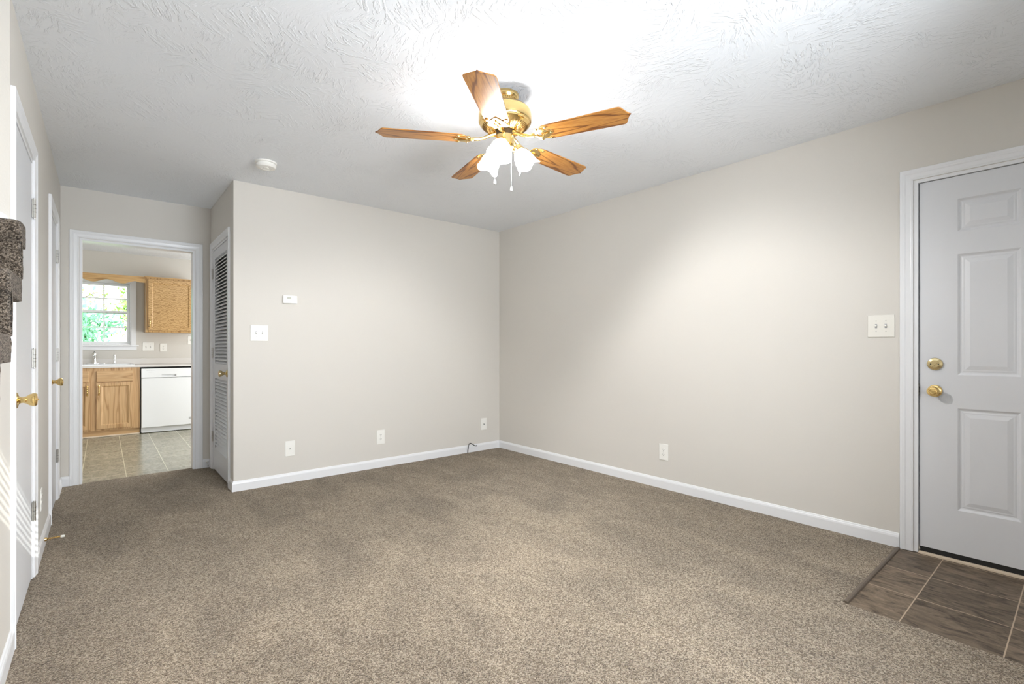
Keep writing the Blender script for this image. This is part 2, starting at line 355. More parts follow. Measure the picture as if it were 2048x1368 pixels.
# ------------------------------------------------------------------ trim
BH, BT = 0.080, 0.012
def baseboard(name, pts, label):
    """mitred run; pts = room-plan polyline on the wall face, room on its left side"""
    prof = [(0, 0), (BT, 0), (BT, BH - 0.022), (BT * 0.8, BH - 0.012), (BT * 0.62, BH - 0.009), (BT * 0.45, BH - 0.003), (BT * 0.25, BH), (0, BH)]
    b = MB(); P = [Vector((*p, 0)) for p in pts]; cols = []
    for i, p in enumerate(P):
        ns = []
        for a, c in ((i - 1, i), (i, i + 1)):
            if 0 <= a and c < len(P):
                d = (P[c] - P[a]).normalized(); ns.append(Vector((-d.y, d.x, 0)))
        n = ns[0] if len(ns) == 1 else (ns[0] + ns[1]) / (1 + ns[0].dot(ns[1]))
        cols.append([b.bm.verts.new(p + n * t + Vector((0, 0, z))) for t, z in prof])
    for A, B in zip(cols, cols[1:]):
        for k in range(len(prof)):
            b.bm.faces.new((A[k], A[(k + 1) % len(prof)], B[(k + 1) % len(prof)], B[k]))
    b.bm.faces.new(cols[0]); b.bm.faces.new(cols[-1][::-1])
    return struct(b.build(name, M['white']), label, 'baseboard')
CW, CT = 0.062, 0.015
baseboard('baseboard_right', [(XR, DY1 + CW + 0.004), (XR, YB), ], 'white baseboard along the right wall')
baseboard('baseboard_back', [(XR - BT, YB), (XC, YB), (XC, 4.449)], 'white baseboard of the back wall turning into the hall')
baseboard('baseboard_hall_end_right', [(XC, 5.325), (XC, YH), (0.718, YH)], 'short white baseboard right of the kitchen opening')
baseboard('baseboard_hall_end_left', [(-0.209, YH), (XL, YH), (XL, D2[1] + CW)], 'short white baseboard left of the kitchen opening')
baseboard('baseboard_left_middle', [(XL, D2[0] - CW), (XL, D1[1] + CW)], 'white baseboard between the two left doors')
baseboard('baseboard_left_near', [(XL, D1[0] - CW), (XL, 0.45)], 'white baseboard below the stairs at the left edge')
def casing(name, x0, x1, zt, depth, loc, rotz, label, jamb=True, both=False, stop=0.0):
    prof = [(0.004, 0), (0.004, 0.007), (0.012, 0.0095), (0.016, 0.0085), (0.034, 0.0105), (0.040, 0.0135), (0.046, 0.0135), (0.050, CT), (0.060, CT), (CW, 0.012), (CW, 0)]
    b = MB()
    for side in ((0, 1), (-depth, -1))[:2 if both else 1]:
        y0, sg = side
        cols = [[b.bm.verts.new((x, y0 + sg * t, z)) for x, z in ((x0 - w, 0), (x0 - w, zt + w), (x1 + w, zt + w), (x1 + w, 0))] for w, t in prof]
        for A, B in zip(cols, cols[1:]):
            for k in range(3): b.bm.faces.new((A[k], A[k + 1], B[k + 1], B[k]))
        b.bm.faces.new([c[0] for c in cols]); b.bm.faces.new([c[3] for c in cols])
    if jamb:
        j = 0.016
        b.box(x0 - 0.001, x0 + j, -depth, 0.0005, 0, zt); b.box(x1 - j, x1 + 0.001, -depth, 0.0005, 0, zt); b.box(x0 + j, x1 - j, -depth, 0.0005, zt - j, zt + 0.001)
        if stop: 
            for q in ((x0 + j, x0 + j + 0.011, 0, zt - j), (x1 - j - 0.011, x1 - j, 0, zt - j), (x0 + j + 0.011, x1 - j - 0.011, zt - j - 0.011, zt - j)):
                b.box(q[0], q[1], -stop - 0.03, -stop, q[2], q[3])
    return struct(b.build(name, M['white'], loc=loc, rotz=rotz), label, 'door trim')
casing('trim_1', DY0, DY1, 2.05, 0.14, (XR, 0, 0), RIGHT, 'white casing around the entry door on the right')
casing('trim_2', -0.655, 0.147, 2.03, KY0 - YH, (0, YH, 0), BACK, 'white casing around the open kitchen doorway', both=True)
casing('trim_3', 4.51, 5.26, 2.035, TH, (XC, 0, 0), RIGHT, 'white casing around the louvered closet door', stop=0.04)
casing('trim_4', -D1[1], -D1[0], 2.04, TH, (XL, 0, 0), LEFT, 'white casing around the nearer left door beside the stairs', stop=0.04)
casing('trim_5', -D2[1], -D2[0], 2.04, TH, (XL, 0, 0), LEFT, 'white casing around the farther left door by the kitchen', stop=0.04)

# ------------------------------------------------------------------ doors
def paneled(b, x0, x1, z0, z1, y, panels, steps, th, mi=0):
    """front skin with moulded panels, plus slab sides and back"""
    xs = sorted({x0, x1, *[p[0] for p in panels], *[p[1] for p in panels]}); zs = sorted({z0, z1, *[p[2] for p in panels], *[p[3] for p in panels]})
    for i in range(len(xs) - 1):
        for k in range(len(zs) - 1):
            a, c, d, e = xs[i], xs[i + 1], zs[k], zs[k + 1]
            if not any(p[0] < (a + c) / 2 < p[1] and p[2] < (d + e) / 2 < p[3] for p in panels):
                b.face([(a, y, d), (c, y, d), (c, y, e), (a, y, e)], mi)
    for a, c, d, e in panels:
        prev = None
        for ins, dy in steps:
            ring = [(a + ins, y + dy, d + ins), (c - ins, y + dy, d + ins), (c - ins, y + dy, e - ins), (a + ins, y + dy, e - ins)]
            if prev:
                for k in range(4): b.face([prev[k], prev[(k + 1) % 4], ring[(k + 1) % 4], ring[k]], mi)
            prev = ring
        b.face(prev, mi)
    b.face([(x0, y - th, z0), (x1, y - th, z0), (x1, y - th, z1), (x0, y - th, z1)], mi)
    for p, q in (((x0, z0), (x1, z0)), ((x1, z0), (x1, z1)), ((x1, z1), (x0, z1)), ((x0, z1), (x0, z0))):
        b.face([(p[0], y, p[1]), (q[0], y, q[1]), (q[0], y - th, q[1]), (p[0], y - th, p[1])], mi)
    bmesh.ops.remove_doubles(b.bm, verts=b.bm.verts, dist=1e-5)
KNOB = [(0, 0.0), (0.031, 0.0), (0.032, 0.003), (0.029, 0.008), (0.017, 0.011), (0.0125, 0.015), (0.0115, 0.024), (0.015, 0.032), (0.023, 0.042), (0.0265, 0.052), (0.0262, 0.058), (0.022, 0.063), (0.012, 0.0645), (0, 0.0645)]
def hinge(parent, x, z, m=None):
    b = MB()
    b.tube([(x, 0.007, z - 0.045), (x, 0.007, z + 0.045)], 0.0062, 10)
    b.box(x - 0.014, x + 0.014, -0.0005, 0.0022, z - 0.0445, z + 0.0445)
    for k in (-0.045, 0.045): b.lathe([(0, -0.003), (0.005, -0.002), (0.0055, 0.0), (0.005, 0.002), (0, 0.003)], Matrix.Translation((x, 0.007, z + k * 1.06)), 10)
    for k in (-0.0178, 0.0, 0.0178): b.box(x - 0.0066, x + 0.0066, 0.0, 0.0134, z + k - 0.0006, z + k + 0.0006, 1)
    return b.build('hinge', [m or M['steel'], M['dark']], parent)
# entry door: steel six panel, origin at the latch-side bottom corner of the opening
dr = empty('door_1', (XR, DY1, 0), RIGHT); struct(dr, 'white six-panel entry door with brass knob and deadbolt', 'door')
DW_ = DY1 - DY0; jx = 0.018
b = MB(); c0, c1 = -DW_ + jx + 0.003, -jx - 0.003
px = [(0.457 - DY1, 0.224 - DY1), (0.11 - DY1, -0.123 - DY1)]
pans = [(min(p), max(p), z0, z1) for p in px for z0, z1 in ((0.268, 0.807), (0.982, 1.619), (1.738, 1.911))]
paneled(b, c0, c1, 0.036, 2.040 - 0.009, -0.012, pans, [(0, 0), (0.006, -0.004), (0.010, -0.0075), (0.015, -0.0085), (0.022, -0.0065), (0.028, -0.0065), (0.048, -0.0015)], 0.044)
b.build('door_leaf', M['door'], dr)
b = MB()
for q in ((c0 + 0.001, c1 - 0.001, -0.052, -0.016, 0.008, 0.0355),): b.box(*q)
for q in ((c0 - 0.0028, c0 - 0.0002, 0.02, 2.031), (c1 + 0.0002, c1 + 0.0028, 0.02, 2.031), (c0, c1, 2.0313, 2.0339)): b.box(q[0], q[1], -0.056, -0.020, q[2], q[3])
tag(b.build('weatherstrip', M['black'], dr), 'black rubber sweep and seal')
b = MB(); b.prism([(c0 - 0.003, 0.006, -0.004), (c0 - 0.003, 0.006, 0.004), (c0 - 0.003, -0.004, 0.0075), (c0 - 0.003, -0.09, 0.008), (c0 - 0.003, -0.14, 0.004), (c0 - 0.003, -0.14, -0.004)], (c1 - c0 + 0.006, 0, 0))
tag(b.build('threshold', M['tan'], dr), 'pale wooden threshold')
kx = 0.548 - DY1
b = MB()
b.lathe([(0, 0), (0.033, 0), (0.034, 0.003), (0.031, 0.011), (0.020, 0.014), (0.0195, 0.016), (0, 0.0165)], bolt((kx, -0.012, 1.038)), 36)
b.box(kx - 0.020, kx + 0.020, 0.004, 0.012, 1.033, 1.043, 0, Matrix.Rotation(R(42), 3, 'Y'))
for s in (-1, 1): b.lathe([(0, 0), (0.003, 0), (0.003, 0.001), (0, 0.001)], bolt((kx + s * 0.0165, 0.0042, 1.037)), 10, 1)
tag(b.build('deadbolt', [M['brass2'], M['dark']], dr), 'brass thumb-turn deadbolt')
b = MB(); b.lathe(KNOB, bolt((kx, -0.012, 0.893)), 36)
b.lathe([(0.013, 0.0640), (0.015, 0.0655), (0.017, 0.0648)], bolt((kx, -0.012, 0.893)), 24)
b.box(kx - 0.009, kx + 0.009, 0.052, 0.0565, 0.8905, 0.8955)
tag(b.build('door_knob', M['brass'], dr), 'polished brass knob')
b = MB(); b.box(-jx - 0.0005, -jx + 0.0012, -0.035, 0.0, 0.862, 0.928); b.box(-jx - 0.0012, -jx - 0.0004, -0.027, -0.008, 0.880, 0.912, 1)
b.build('strike_plate', [M['steel'], M['dark']], dr)

def slab_door(name, y0, y1, kn_z, hz, label):
    d = empty(name, (XL, y0, 0), LEFT); struct(d, label, 'door')
    w = y1 - y0; b = MB(); b.box(-w + 0.019, -0.019, -0.037, -0.002, 0.012, 2.021); b.build('door_leaf', M['door'], d, 0.0015)
    for z in hz: hinge(d, -w + 0.0165, z)
    b = MB(); b.lathe(KNOB, bolt((-0.085, -0.002, kn_z)), 32); b.lathe([(0, 0.066), (0.004, 0.066), (0.004, 0.0645), (0, 0.0645)], bolt((-0.085, -0.002, kn_z)), 12)
    b.box(-0.0865, -0.0835, 0.06, 0.0665, kn_z - 0.0015, kn_z + 0.0015)
    tag(b.build('door_knob', M['brass'], d), 'polished brass knob')
    return d
slab_door('door_2', *D1, 0.918, (1.805, 1.075, 0.33), 'plain white door on the left nearest the stairs, brass knob')
slab_door('door_3', *D2, 0.90, (1.80, 1.075, 0.33), 'plain white door on the left nearest the kitchen opening')
# louvered closet door
LV = empty('door_4', (XC, 4.51, 0), RIGHT); struct(LV, 'white louvered closet door with brass knob', 'door')
b = MB(); w = 0.75; x0, x1 = 0.019, w - 0.019; st = 0.072; T0, T1 = -0.034, -0.002
b.box(x0, x0 + st, T0, T1, 0.014, 2.015); b.box(x1 - st, x1, T0, T1, 0.014, 2.015)
for z0, z1 in ((0.014, 0.205), (0.850, 0.984), (1.938, 2.015)): b.box(x0 + st, x1 - st, T0, T1, z0, z1)
b.build('door_leaf', M['door'], LV, 0.001)
b = MB()
for za, zb in ((0.205, 0.850), (0.984, 1.938)):
    n = round((zb - za) / 0.0301)
    for i in range(n):
        zc = za + (i + 0.5) * (zb - za) / n
        b.box(x0 + st, x1 - st, -0.036, 0.0, zc - 0.0034, zc + 0.0034, 0, Matrix.Rotation(R(-42), 3, 'X'))
b.build('louver', M['door'], LV)
for z in (1.81, 1.08, 0.31): hinge(LV, w - 0.0165, z)
b = MB(); b.lathe(KNOB, bolt((0.062, -0.002, 0.915)), 32); tag(b.build('door_knob', M['brass2'], LV), 'aged brass knob')

# ------------------------------------------------------------------ wall plates
def plate(name, w, h, loc, rotz, mats=None):
    o = empty(name, loc, rotz); b = MB(); b.box(-w / 2, w / 2, 0, 0.0055, -h / 2, h / 2); b.build('cover_plate', mats or M['plastic'], o, 0.0022); return o
def screw(b, x, z, y=0.0055, mi=0): b.lathe([(0, 0.0012), (0.0022, 0.0011), (0.0032, 0.0)], bolt((x, y - 0.0002, z)), 10, mi)
def toggles(o, xs):
    for x in xs:
        b = MB(); b.box(x - 0.0052, x + 0.0052, 0.005, 0.0062, -0.012, 0.012); b.build('switch_slot', M['grey'], o)
        b = MB(); b.box(x - 0.0042, x + 0.0042, 0.0055, 0.0175, -0.004, 0.005, 0, Matrix.Rotation(R(28), 3, 'X')); b.build('toggle', M['plastic'], o, 0.001)
        
        for zz in (0.030, -0.030):
            b = MB(); screw(b, x, zz); b.build('screw', M['steel'], o)
def duplex(o, x=0.0):
    for zc in (0.0195, -0.0195):
        b = MB(); b.prism([(x + 0.0165 * math.cos(a) * (1.0 if abs(math.cos(a)) < 0.8 else 0.95), 0.0050, zc + 0.0138 * math.sin(a)) for a in [2 * math.pi * k / 20 for k in range(20)]], (0, 0.0022, 0))
        r = b.build('receptacle', M['plastic'], o)
        b = MB()
        for sx, hh in ((-0.0062, 0.0042), (0.0062, 0.0034)): b.box(x + sx - 0.0011, x + sx + 0.0011, 0.0071, 0.0076, zc - hh + 0.002, zc + hh + 0.002)
        b.lathe([(0, 0.0006), (0.0024, 0.0006), (0.0024, 0)], bolt((x, 0.0071, zc - 0.0075)), 10); b.build('slot', M['dark'], r)
    b = MB(); screw(b, x, 0.0); b.build('screw', M['steel'], o)
GS, GO, GC = 'double light switches', 'duplex wall outlets', 'single blank cable plates'
o = plate('light_switch', 0.126, 0.127, (XR, 0.784, 1.251), RIGHT, M['plastic2']); toggles(o, (-0.023, 0.023)); tag(o, 'double toggle light switch beside the entry door', 'light switch', GS)
o = plate('light_switch', 0.129, 0.127, (0.966, YB, 1.245), BACK); toggles(o, (-0.023, 0.023)); tag(o, 'double toggle light switch on the back wall below the thermostat', 'light switch', GS)
o = plate('wall_outlet', 0.080, 0.128, (XR, 2.207, 0.292), RIGHT); duplex(o); tag(o, 'white duplex outlet low on the right wall', 'outlet', GO)
o = plate('wall_outlet', 0.080, 0.132, (2.008, YB, 0.285), BACK); duplex(o); tag(o, 'white duplex outlet low in the middle of the back wall', 'outlet', GO)
def coax(loc, label, mm):
    o = plate('cable_plate', 0.077, 0.127, loc, BACK); b = MB(); b.lathe([(0, 0.010), (0.0022, 0.010), (0.0045, 0.010), (0.0045, 0.0)], bolt((0, 0.0052, 0)), 12); b.build('coax_jack', mm, o)
    tag(o, label, 'cable plate', GC)
coax((1.200, YB, 0.283), 'white cable plate on the back wall nearest the hall corner', M['steel'])
coax((3.218, YB, 0.286), 'white cable plate on the back wall close to the right corner', M['dark'])
o = plate('wall_outlet', 0.072, 0.116, (XL, 3.73, 0.29), LEFT); duplex(o); tag(o, 'white outlet between the two left doors, seen edge-on', 'outlet', GO)
# thermostat
o = empty('thermostat', (1.1975, YB, 1.529), BACK, label='small white digital thermostat high on the back wall', cat='thermostat')
b = MB(); b.box(-0.0555, 0.0555, 0, 0.024, -0.033, 0.033); b.build('case', M['plastic'], o, 0.004, 3)
b = MB(); b.box(-0.006, 0.026, 0.0240, 0.0247, 0.002, 0.021); b.build('display', mat('lcd_grey', (0.42, 0.42, 0.36), 0.3), o)
b = MB(); b.box(-0.044, -0.034, 0.0236, 0.0252, -0.010, -0.002); b.box(-0.044, -0.034, 0.0236, 0.0252, 0.004, 0.012); b.build('button', M['plastic2'], o, 0.0008)
# black cable stub at the baseboard
b = MB(); pts = [(2.985, 4.290, -0.004), (2.986, 4.289, 0.03), (2.990, 4.286, 0.07), (2.996, 4.280, 0.100), (3.003, 4.272, 0.108), (3.015, 4.262, 0.104), (3.032, 4.250, 0.090), (3.045, 4.241, 0.080), (3.056, 4.234, 0.080), (3.064, 4.229, 0.081)]
b.tube(pts, [0.0046] * 8 + [0.0056, 0.0056], 8); tag(b.build('coax_cable', M['black']), 'short black cable poking out of the carpet at the back baseboard', 'cable')
# smoke detector
o = empty('smoke_detector', (0.885, 3.765, H), 0, label='round white smoke detector on the ceiling', cat='smoke detector')
b = MB(); b.lathe([(0, 0), (0.070, 0), (0.070, -0.010), (0.066, -0.012), (0, -0.012)], None, 40); b.build('base', M['plastic'], o)
b = MB(); b.lathe([(0.060, -0.011), (0.060, -0.0145), (0.064, -0.015), (0.066, -0.030), (0.060, -0.040), (0.035, -0.044), (0.033, -0.041), (0.020, -0.041), (0.018, -0.044), (0, -0.0445)], None, 40)
b.build('cover', M['plastic'], o)
# door stops
def doorstop(loc, rotz, label, spring=True):
    o = empty('door_stop', loc, rotz, label=label, cat='door stop')
    if spring:
        b = MB(); b.lathe([(0, 0), (0.011, 0), (0.010, 0.008), (0.006, 0.012), (0, 0.012)], bolt((0, 0, 0)), 16)
        pts = [(0.0048 * math.cos(a), 0.010 + 0.058 * a / (2 * math.pi * 14), 0.0048 * math.sin(a)) for a in [2 * math.pi * k / 10 for k in range(141)]]
        b.tube(pts, 0.0013, 6); b.build('spring', M['brass'], o)
        b = MB(); b.lathe([(0, 0), (0.0065, 0), (0.0075, 0.004), (0.0068, 0.015), (0.004, 0.018), (0, 0.0185)], bolt((0, 0.066, 0)), 16); tag(b.build('rubber_tip', M['plastic2'], o), 'white rubber tip')
    else:
        b = MB(); b.lathe([(0, 0), (0.010, 0), (0.010, 0.004), (0, 0.005)], bolt((0, 0, 0)), 16)
        b.tube([(0, 0.002, 0), (0, 0.03, 0.002), (0, 0.045, -0.004), (0, 0.05, -0.022)], 0.0042, 8); b.build('arm', M['steel'], o)
        b = MB(); b.lathe([(0, -0.012), (0.006, -0.010), (0.006, 0.0), (0, 0.003)], Matrix.Translation((0, 0.05, -0.022)), 12); b.build('rubber_tip', M['grey'], o)
doorstop((XL + BT, 3.80, 0.045), LEFT, 'brass spring door stop with white tip on the left baseboard')
doorstop((0.752, YH - BT, 0.052), BACK, 'small grey door stop on the baseboard right of the kitchen opening', False)

# ------------------------------------------------------------------ staircase
stair = empty('staircase', (-0.73, 0.45, 0), 0, label='brown carpeted staircase rising along the left edge', cat='stairs')
RISE, RUN, NY, ZT, TT = 0.207, 0.258, 2.43, 1.582, 0.088
for k in range(0, 8):
    zt = ZT - k * RISE; ny = NY - k * RUN
    if zt < 0.08: break
    b = MB(); back = ny + RUN + 0.016 if k else 2.570
    # side profile in (y, z): tread with a rounded nose, then the riser below it
    pr = [(back, zt), (ny + 0.028, zt), (ny + 0.010, zt - 0.005), (ny - 0.004, zt - 0.017), (ny - 0.008, zt - 0.036), (ny - 0.003, zt - 0.058), (ny + 0.010, zt - 0.070), (ny + 0.020, zt - 0.082), (ny + 0.021, zt - RISE - 0.012), (ny + 0.045, zt - RISE - 0.012), (ny + 0.045, zt - TT), (back, zt - TT)]
    xa, xb = -1.248, -0.2205
    n = 26; rows = []
    # subdivide the outline, then sweep from the stairwell wall to the open end and round the end over
    def dens(P, step):
        out = []
        for p, q in zip(P, P[1:] + P[:1]):
            L = math.hypot(q[0] - p[0], q[1] - p[1]); m_ = max(1, int(L / step))
            out += [(p[0] + (q[0] - p[0]) * j / m_, p[1] + (q[1] - p[1]) * j / m_) for j in range(m_)]
        return out
    pd = dens(pr, 0.0125); cy = sum(p[0] for p in pd) / len(pd); cz = sum(p[1] for p in pd) / len(pd)
    xsec = [xa] + [xb - 0.30 + 0.29 * j / n for j in range(n + 1)] + [xb - 0.004, xb]
    for x in xsec:
        ins = 0.0 if x < xb - 0.0095 else (0.004 if x < xb - 0.002 else 0.010)
        ring = []
        for (y, z) in pd:
            dy, dz = cy - y, cz - z; L = math.hypot(dy, dz) or 1
            ring.append(Vector((x, y + dy / L * ins, z + dz / L * ins)))
        rows.append(ring)
    vs = [[b.bm.verts.new(p) for p in ring] for ring in rows]; N = len(pd)
    for A, B in zip(vs, vs[1:]):
        for j in range(N):
            f = b.bm.faces.new((A[j], A[(j + 1) % N], B[(j + 1) % N], B[j])); f.smooth = True
    b.bm.faces.new(vs[0]); cap = b.bm.faces.new(vs[-1][::-1])
    bmesh.ops.triangulate(b.bm, faces=[cap])
    b.bm.normal_update()
    for v_ in b.bm.verts:
        if v_.co.x > xa + 0.01:
            q = v_.co * 95; d = mnoise.noise(q) * 0.0022 + mnoise.noise(v_.co * 30) * 0.003
            v_.co += v_.normal * d
    o = b.build('carpeted_step', M['carpet2'], stair); o.location = -stair.location
b = MB()   # wall below the stairs, stepped to follow the flight
out = [(0.57, 0.0), (2.571, 0.0), (2.571, ZT - TT - 0.006)]
for k in range(0, 8):
    zt = ZT - k * RISE; ny = NY - k * RUN
    if zt - RISE < 0.10: break
    out += [(ny + 0.056, zt - TT - 0.006), (ny + 0.056, zt - RISE - TT - 0.006)]
out += [(0.57, out[-1][1])]
b.prism([(XL, y, z) for y, z in out], (-0.08, 0, 0)); struct(b.build('wall_under_stairs', M['wall']), 'beige wall under the stairs at the left edge', 'wall')
b = MB(); zz = 1.582
b.prism([(-1.25, 2.571, zz), (-0.264, 2.571, zz), (-0.264, 2.571, zz + 0.012), (-0.27, 2.571, zz + 0.030), (-0.285, 2.571, zz + 0.040), (-0.31, 2.571, zz + 0.045), (-1.25, 2.571, zz + 0.045)], (0, -0.012, 0))
struct(b.build('baseboard_stairs', M['white']), 'white skirting on the wall above the top carpeted stair', 'baseboard')

# ------------------------------------------------------------------ ceiling fan
FX, FY = 1.603, 1.966
fan = empty('ceiling_fan', (FX, FY, H), 0, label='brass five-blade ceiling fan with oak blades and three lit shades', cat='ceiling fan')
b = MB(); b.lathe([(0, 0), (0.072, 0), (0.073, -0.008), (0.070, -0.022), (0.064, -0.030), (0.064, -0.060), (0.058, -0.068), (0, -0.070)], None, 40)
b.build('canopy', M['brass'], fan)
b = MB()
for i in range(40):
    a = 2 * math.pi * i / 40; b.tube([(0.0645 * math.cos(a), 0.0645 * math.sin(a), -0.033), (0.0645 * math.cos(a), 0.0645 * math.sin(a), -0.058)], 0.0022, 6)
b.build('fluted_band', M['brass'], fan)
b = MB()
b.lathe([(0, -0.064), (0.098, -0.066), (0.118, -0.072), (0.128, -0.082), (0.131, -0.086), (0.131, -0.092), (0.136, -0.095), (0.138, -0.105), (0.138, -0.140), (0.135, -0.146), (0.131, -0.148), (0.131, -0.154), (0.126, -0.160), (0.066, -0.194), (0.062, -0.194), (0.060, -0.188), (0, -0.186)], None, 56)
b.build('motor_housing', M['brass'], fan)
b = MB()
for i in range(48):
    a = 2 * math.pi * i / 48
    p0, p1 = Vector((0.118 * math.cos(a), 0.118 * math.sin(a), -0.1655)), Vector((0.078 * math.cos(a), 0.078 * math.sin(a), -0.1882))
    b.tube([p0, p1], 0.0019, 6)
b.build('vent_slots', mat('dark_brass_slot', (0.20, 0.12, 0.04), 0.4, 0.8), fan)
b = MB(); b.lathe([(0, -0.182), (0.050, -0.182), (0.050, -0.214), (0, -0.214)], None, 32)
b.build('flywheel', mat('dark_bronze_flywheel', (0.07, 0.045, 0.02), 0.5, 0.4), fan)
ZB = 2.200 - H
PH = R(149.2)
BP = [(0.205, 0.032), (0.212, 0.047), (0.228, 0.057), (0.255, 0.061), (0.600, 0.0705), (0.613, 0.069), (0.622, 0.062), (0.640, 0.020)]
for i in range(5):
    a = PH + i * R(72)
    mt = Matrix.Translation((0, 0, ZB)) @ Matrix.Rotation(a, 4, 'Z') @ Matrix.Rotation(R(-7), 4, 'X')
    up = [(x, y) for x, y in BP[:8]]; tip = [(0.647, 0.008), (0.655, 0.0), (0.647, -0.008)]
    pts = up + tip + [(x, -y) for x, y in reversed(up)]
    b = MB(); b.prism([(x, y, 0.0) for x, y in pts], (0, 0, 0.0055))
    bl = b.build('blade', M['blade'], fan, 0.0012); bl.matrix_local = mt
    # cast brass bracket: S arm and a pierced leaf plate with screws
    inv = mt.inverted() @ Matrix.Translation((0, 0, 0)) @ Matrix.Rotation(a, 4, 'Z')
    b = MB()
    arm = [inv @ Vector(p) for p in ((0.048, 0, -0.204), (0.075, 0, -0.212), (0.105, 0, -0.228), (0.135, 0, -0.238), (0.165, 0, -0.240), (0.19, 0, ZB - 0.004))]
    b.tube(arm, [0.013, 0.010, 0.008, 0.008, 0.009, 0.008], 10)
    lo = []
    for j in range(40):
        q = 2 * math.pi * j / 40; rr = 1.0 + 0.16 * math.cos(3 * q) + 0.07 * math.cos(6 * q)
        lo.append((0.214 + 0.043 * rr * math.cos(q), 0.043 * rr * math.sin(q) * 1.05))
    hole = []
    ra = [b.bm.verts.new((x, y, -0.0045)) for x, y in lo]; rb = [b.bm.verts.new((0.206 + (x - 0.206) * 0.42, y * 0.42, -0.0045)) for x, y in lo]
    rc = [b.bm.verts.new((x, y, -0.0005)) for x, y in lo]; rd = [b.bm.verts.new((0.206 + (x - 0.206) * 0.42, y * 0.42, -0.0005)) for x, y in lo]
    for P, Q in ((ra, rb), (rb, rd), (rd, rc), (rc, ra)):
        for j in range(40): b.bm.faces.new((P[j], P[(j + 1) % 40], Q[(j + 1) % 40], Q[j]))
    b.tube([(0.165, 0, -0.006), (0.20, 0.008, -0.006), (0.225, 0.0, -0.006), (0.245, -0.004, -0.006)], 0.005, 8)
    for sx, sy in ((0.262, 0), (0.195, 0.045), (0.195, -0.045), (0.245, 0.048), (0.245, -0.048)):
        b.lathe([(0, -0.0075), (0.004, -0.0068), (0.006, -0.005), (0.009, -0.0045), (0.009, -0.0005)], Matrix.Translation((sx, sy, 0)), 12)
    b.build('blade_bracket', M['brass'], bl)
# light kit
b = MB(); b.lathe([(0, -0.206), (0.044, -0.206), (0.048, -0.210), (0.048, -0.262), (0.052, -0.268), (0.050, -0.278), (0.036, -0.292), (0.018, -0.300), (0.010, -0.308), (0.006, -0.318), (0, -0.320)], None, 40)
b.build('light_kit', M['brass'], fan)
AZ = [R(218), R(338), R(98)]
for az in AZ:
    d = Vector((math.cos(az), math.sin(az), 0)); tilt = R(36)      # from straight down towards outwards
    ax = (d * math.sin(tilt) + Vector((0, 0, -1)) * math.cos(tilt)).normalized()
    base = d * 0.058 + Vector((0, 0, -0.258))
    q = Vector((0, 0, 1)).rotation_difference(ax).to_matrix().to_4x4()
    mt = Matrix.Translation(base) @ q
    b = MB(); b.tube([d * 0.040 + Vector((0, 0, -0.250)), base + ax * 0.004], 0.010, 10)
    b.lathe([(0, 0.0), (0.024, 0.002), (0.027, 0.008), (0.027, 0.020), (0.030, 0.024), (0.028, 0.026), (0, 0.026)], mt, 28); b.build('lamp_socket', M['brass'], fan)
    def fl(r, z, a, k):
        f = max(0.0, (z - 0.05) / 0.075)
        return r * (1 + 0.045 * f * math.cos(4 * a)), z + 0.008 * f * math.cos(4 * a)
    b = MB(); prof = [(0.024, 0.022), (0.0265, 0.030), (0.036, 0.043), (0.0455, 0.060), (0.0500, 0.080), (0.0525, 0.100), (0.0565, 0.116), (0.0615, 0.126)]
    b.lathe(prof + [(r - 0.003, z) for r, z in reversed(prof)], mt, 48, mod=fl)
    sh = b.build('lamp_shade', M['shade'], fan)
    b = MB(); b.lathe([(0, 0.024), (0.010, 0.026), (0.013, 0.030), (0.019, 0.037), (0.020, 0.043), (0.016, 0.050), (0.008, 0.053), (0, 0.054)], mt, 20); b.build('bulb', M['bulb'], sh)
    P = Vector((FX, FY, H)) + base + ax * 0.073
    light('fan_bulb_light', 'POINT', P, BULB_W, LAMP_COL, size=0.012)
for dx, dy, L in ((-0.043, 0.030, 0.165), (0.0145, -0.035, 0.195)):
    b = MB(); zt = -0.285 if dx > 0 else -0.275; b.tube([(dx, dy, zt), (dx, dy, zt - L)], 0.0014, 6)
    ch = b.build('pull_chain', M['white'], fan)
    b = MB(); b.lathe([(0, 0.002), (0.003, 0.0), (0.0065, -0.012), (0.0075, -0.019), (0.006, -0.023), (0, -0.024)], Matrix.Translation((dx, dy, zt - L)), 14)
    b.lathe([(0, -0.0275), (0.0045, -0.0265), (0.0058, -0.0235), (0, -0.0235)], Matrix.Translation((dx, dy, zt - L)), 14, 1); b.build('chain_pendant', [M['plastic'], M['steel']], ch)

# ------------------------------------------------------------------ kitchen
KF = 8.03
# base cabinet (x here is world X, built facing -Y)
bc = empty('base_cabinet', (0, KF, 0), 0, label='honey oak sink base cabinet left of the dishwasher', cat='cabinet')
b = MB(); b.box(-0.56, 0.372, 0.0, 0.018, 0.082, 0.874); b.box(-0.56, -0.545, 0.018, 0.60, 0.082, 0.874); b.box(0.357, 0.372, 0.018, 0.60, 0.082, 0.874); b.box(-0.545, 0.357, 0.018, 0.60, 0.082, 0.1); b.box(-0.545, 0.357, 0.59, 0.60, 0.1, 0.874); b.build('body', M['oakz'], bc)
b = MB(); b.box(-0.56, 0.372, 0.030, 0.055, 0.0, 0.082); b.build('toe_kick', M['oakx'], bc)
b = MB(); b.prism([(-0.56, 0.030, 0.0), (-0.56, 0.018, 0.0), (-0.56, 0.019, 0.008), (-0.56, 0.024, 0.014), (-0.56, 0.030, 0.016)], (0.932, 0, 0)); tag(b.build('shoe_molding', M['tan'], bc), 'pale bare wood strip at the floor')
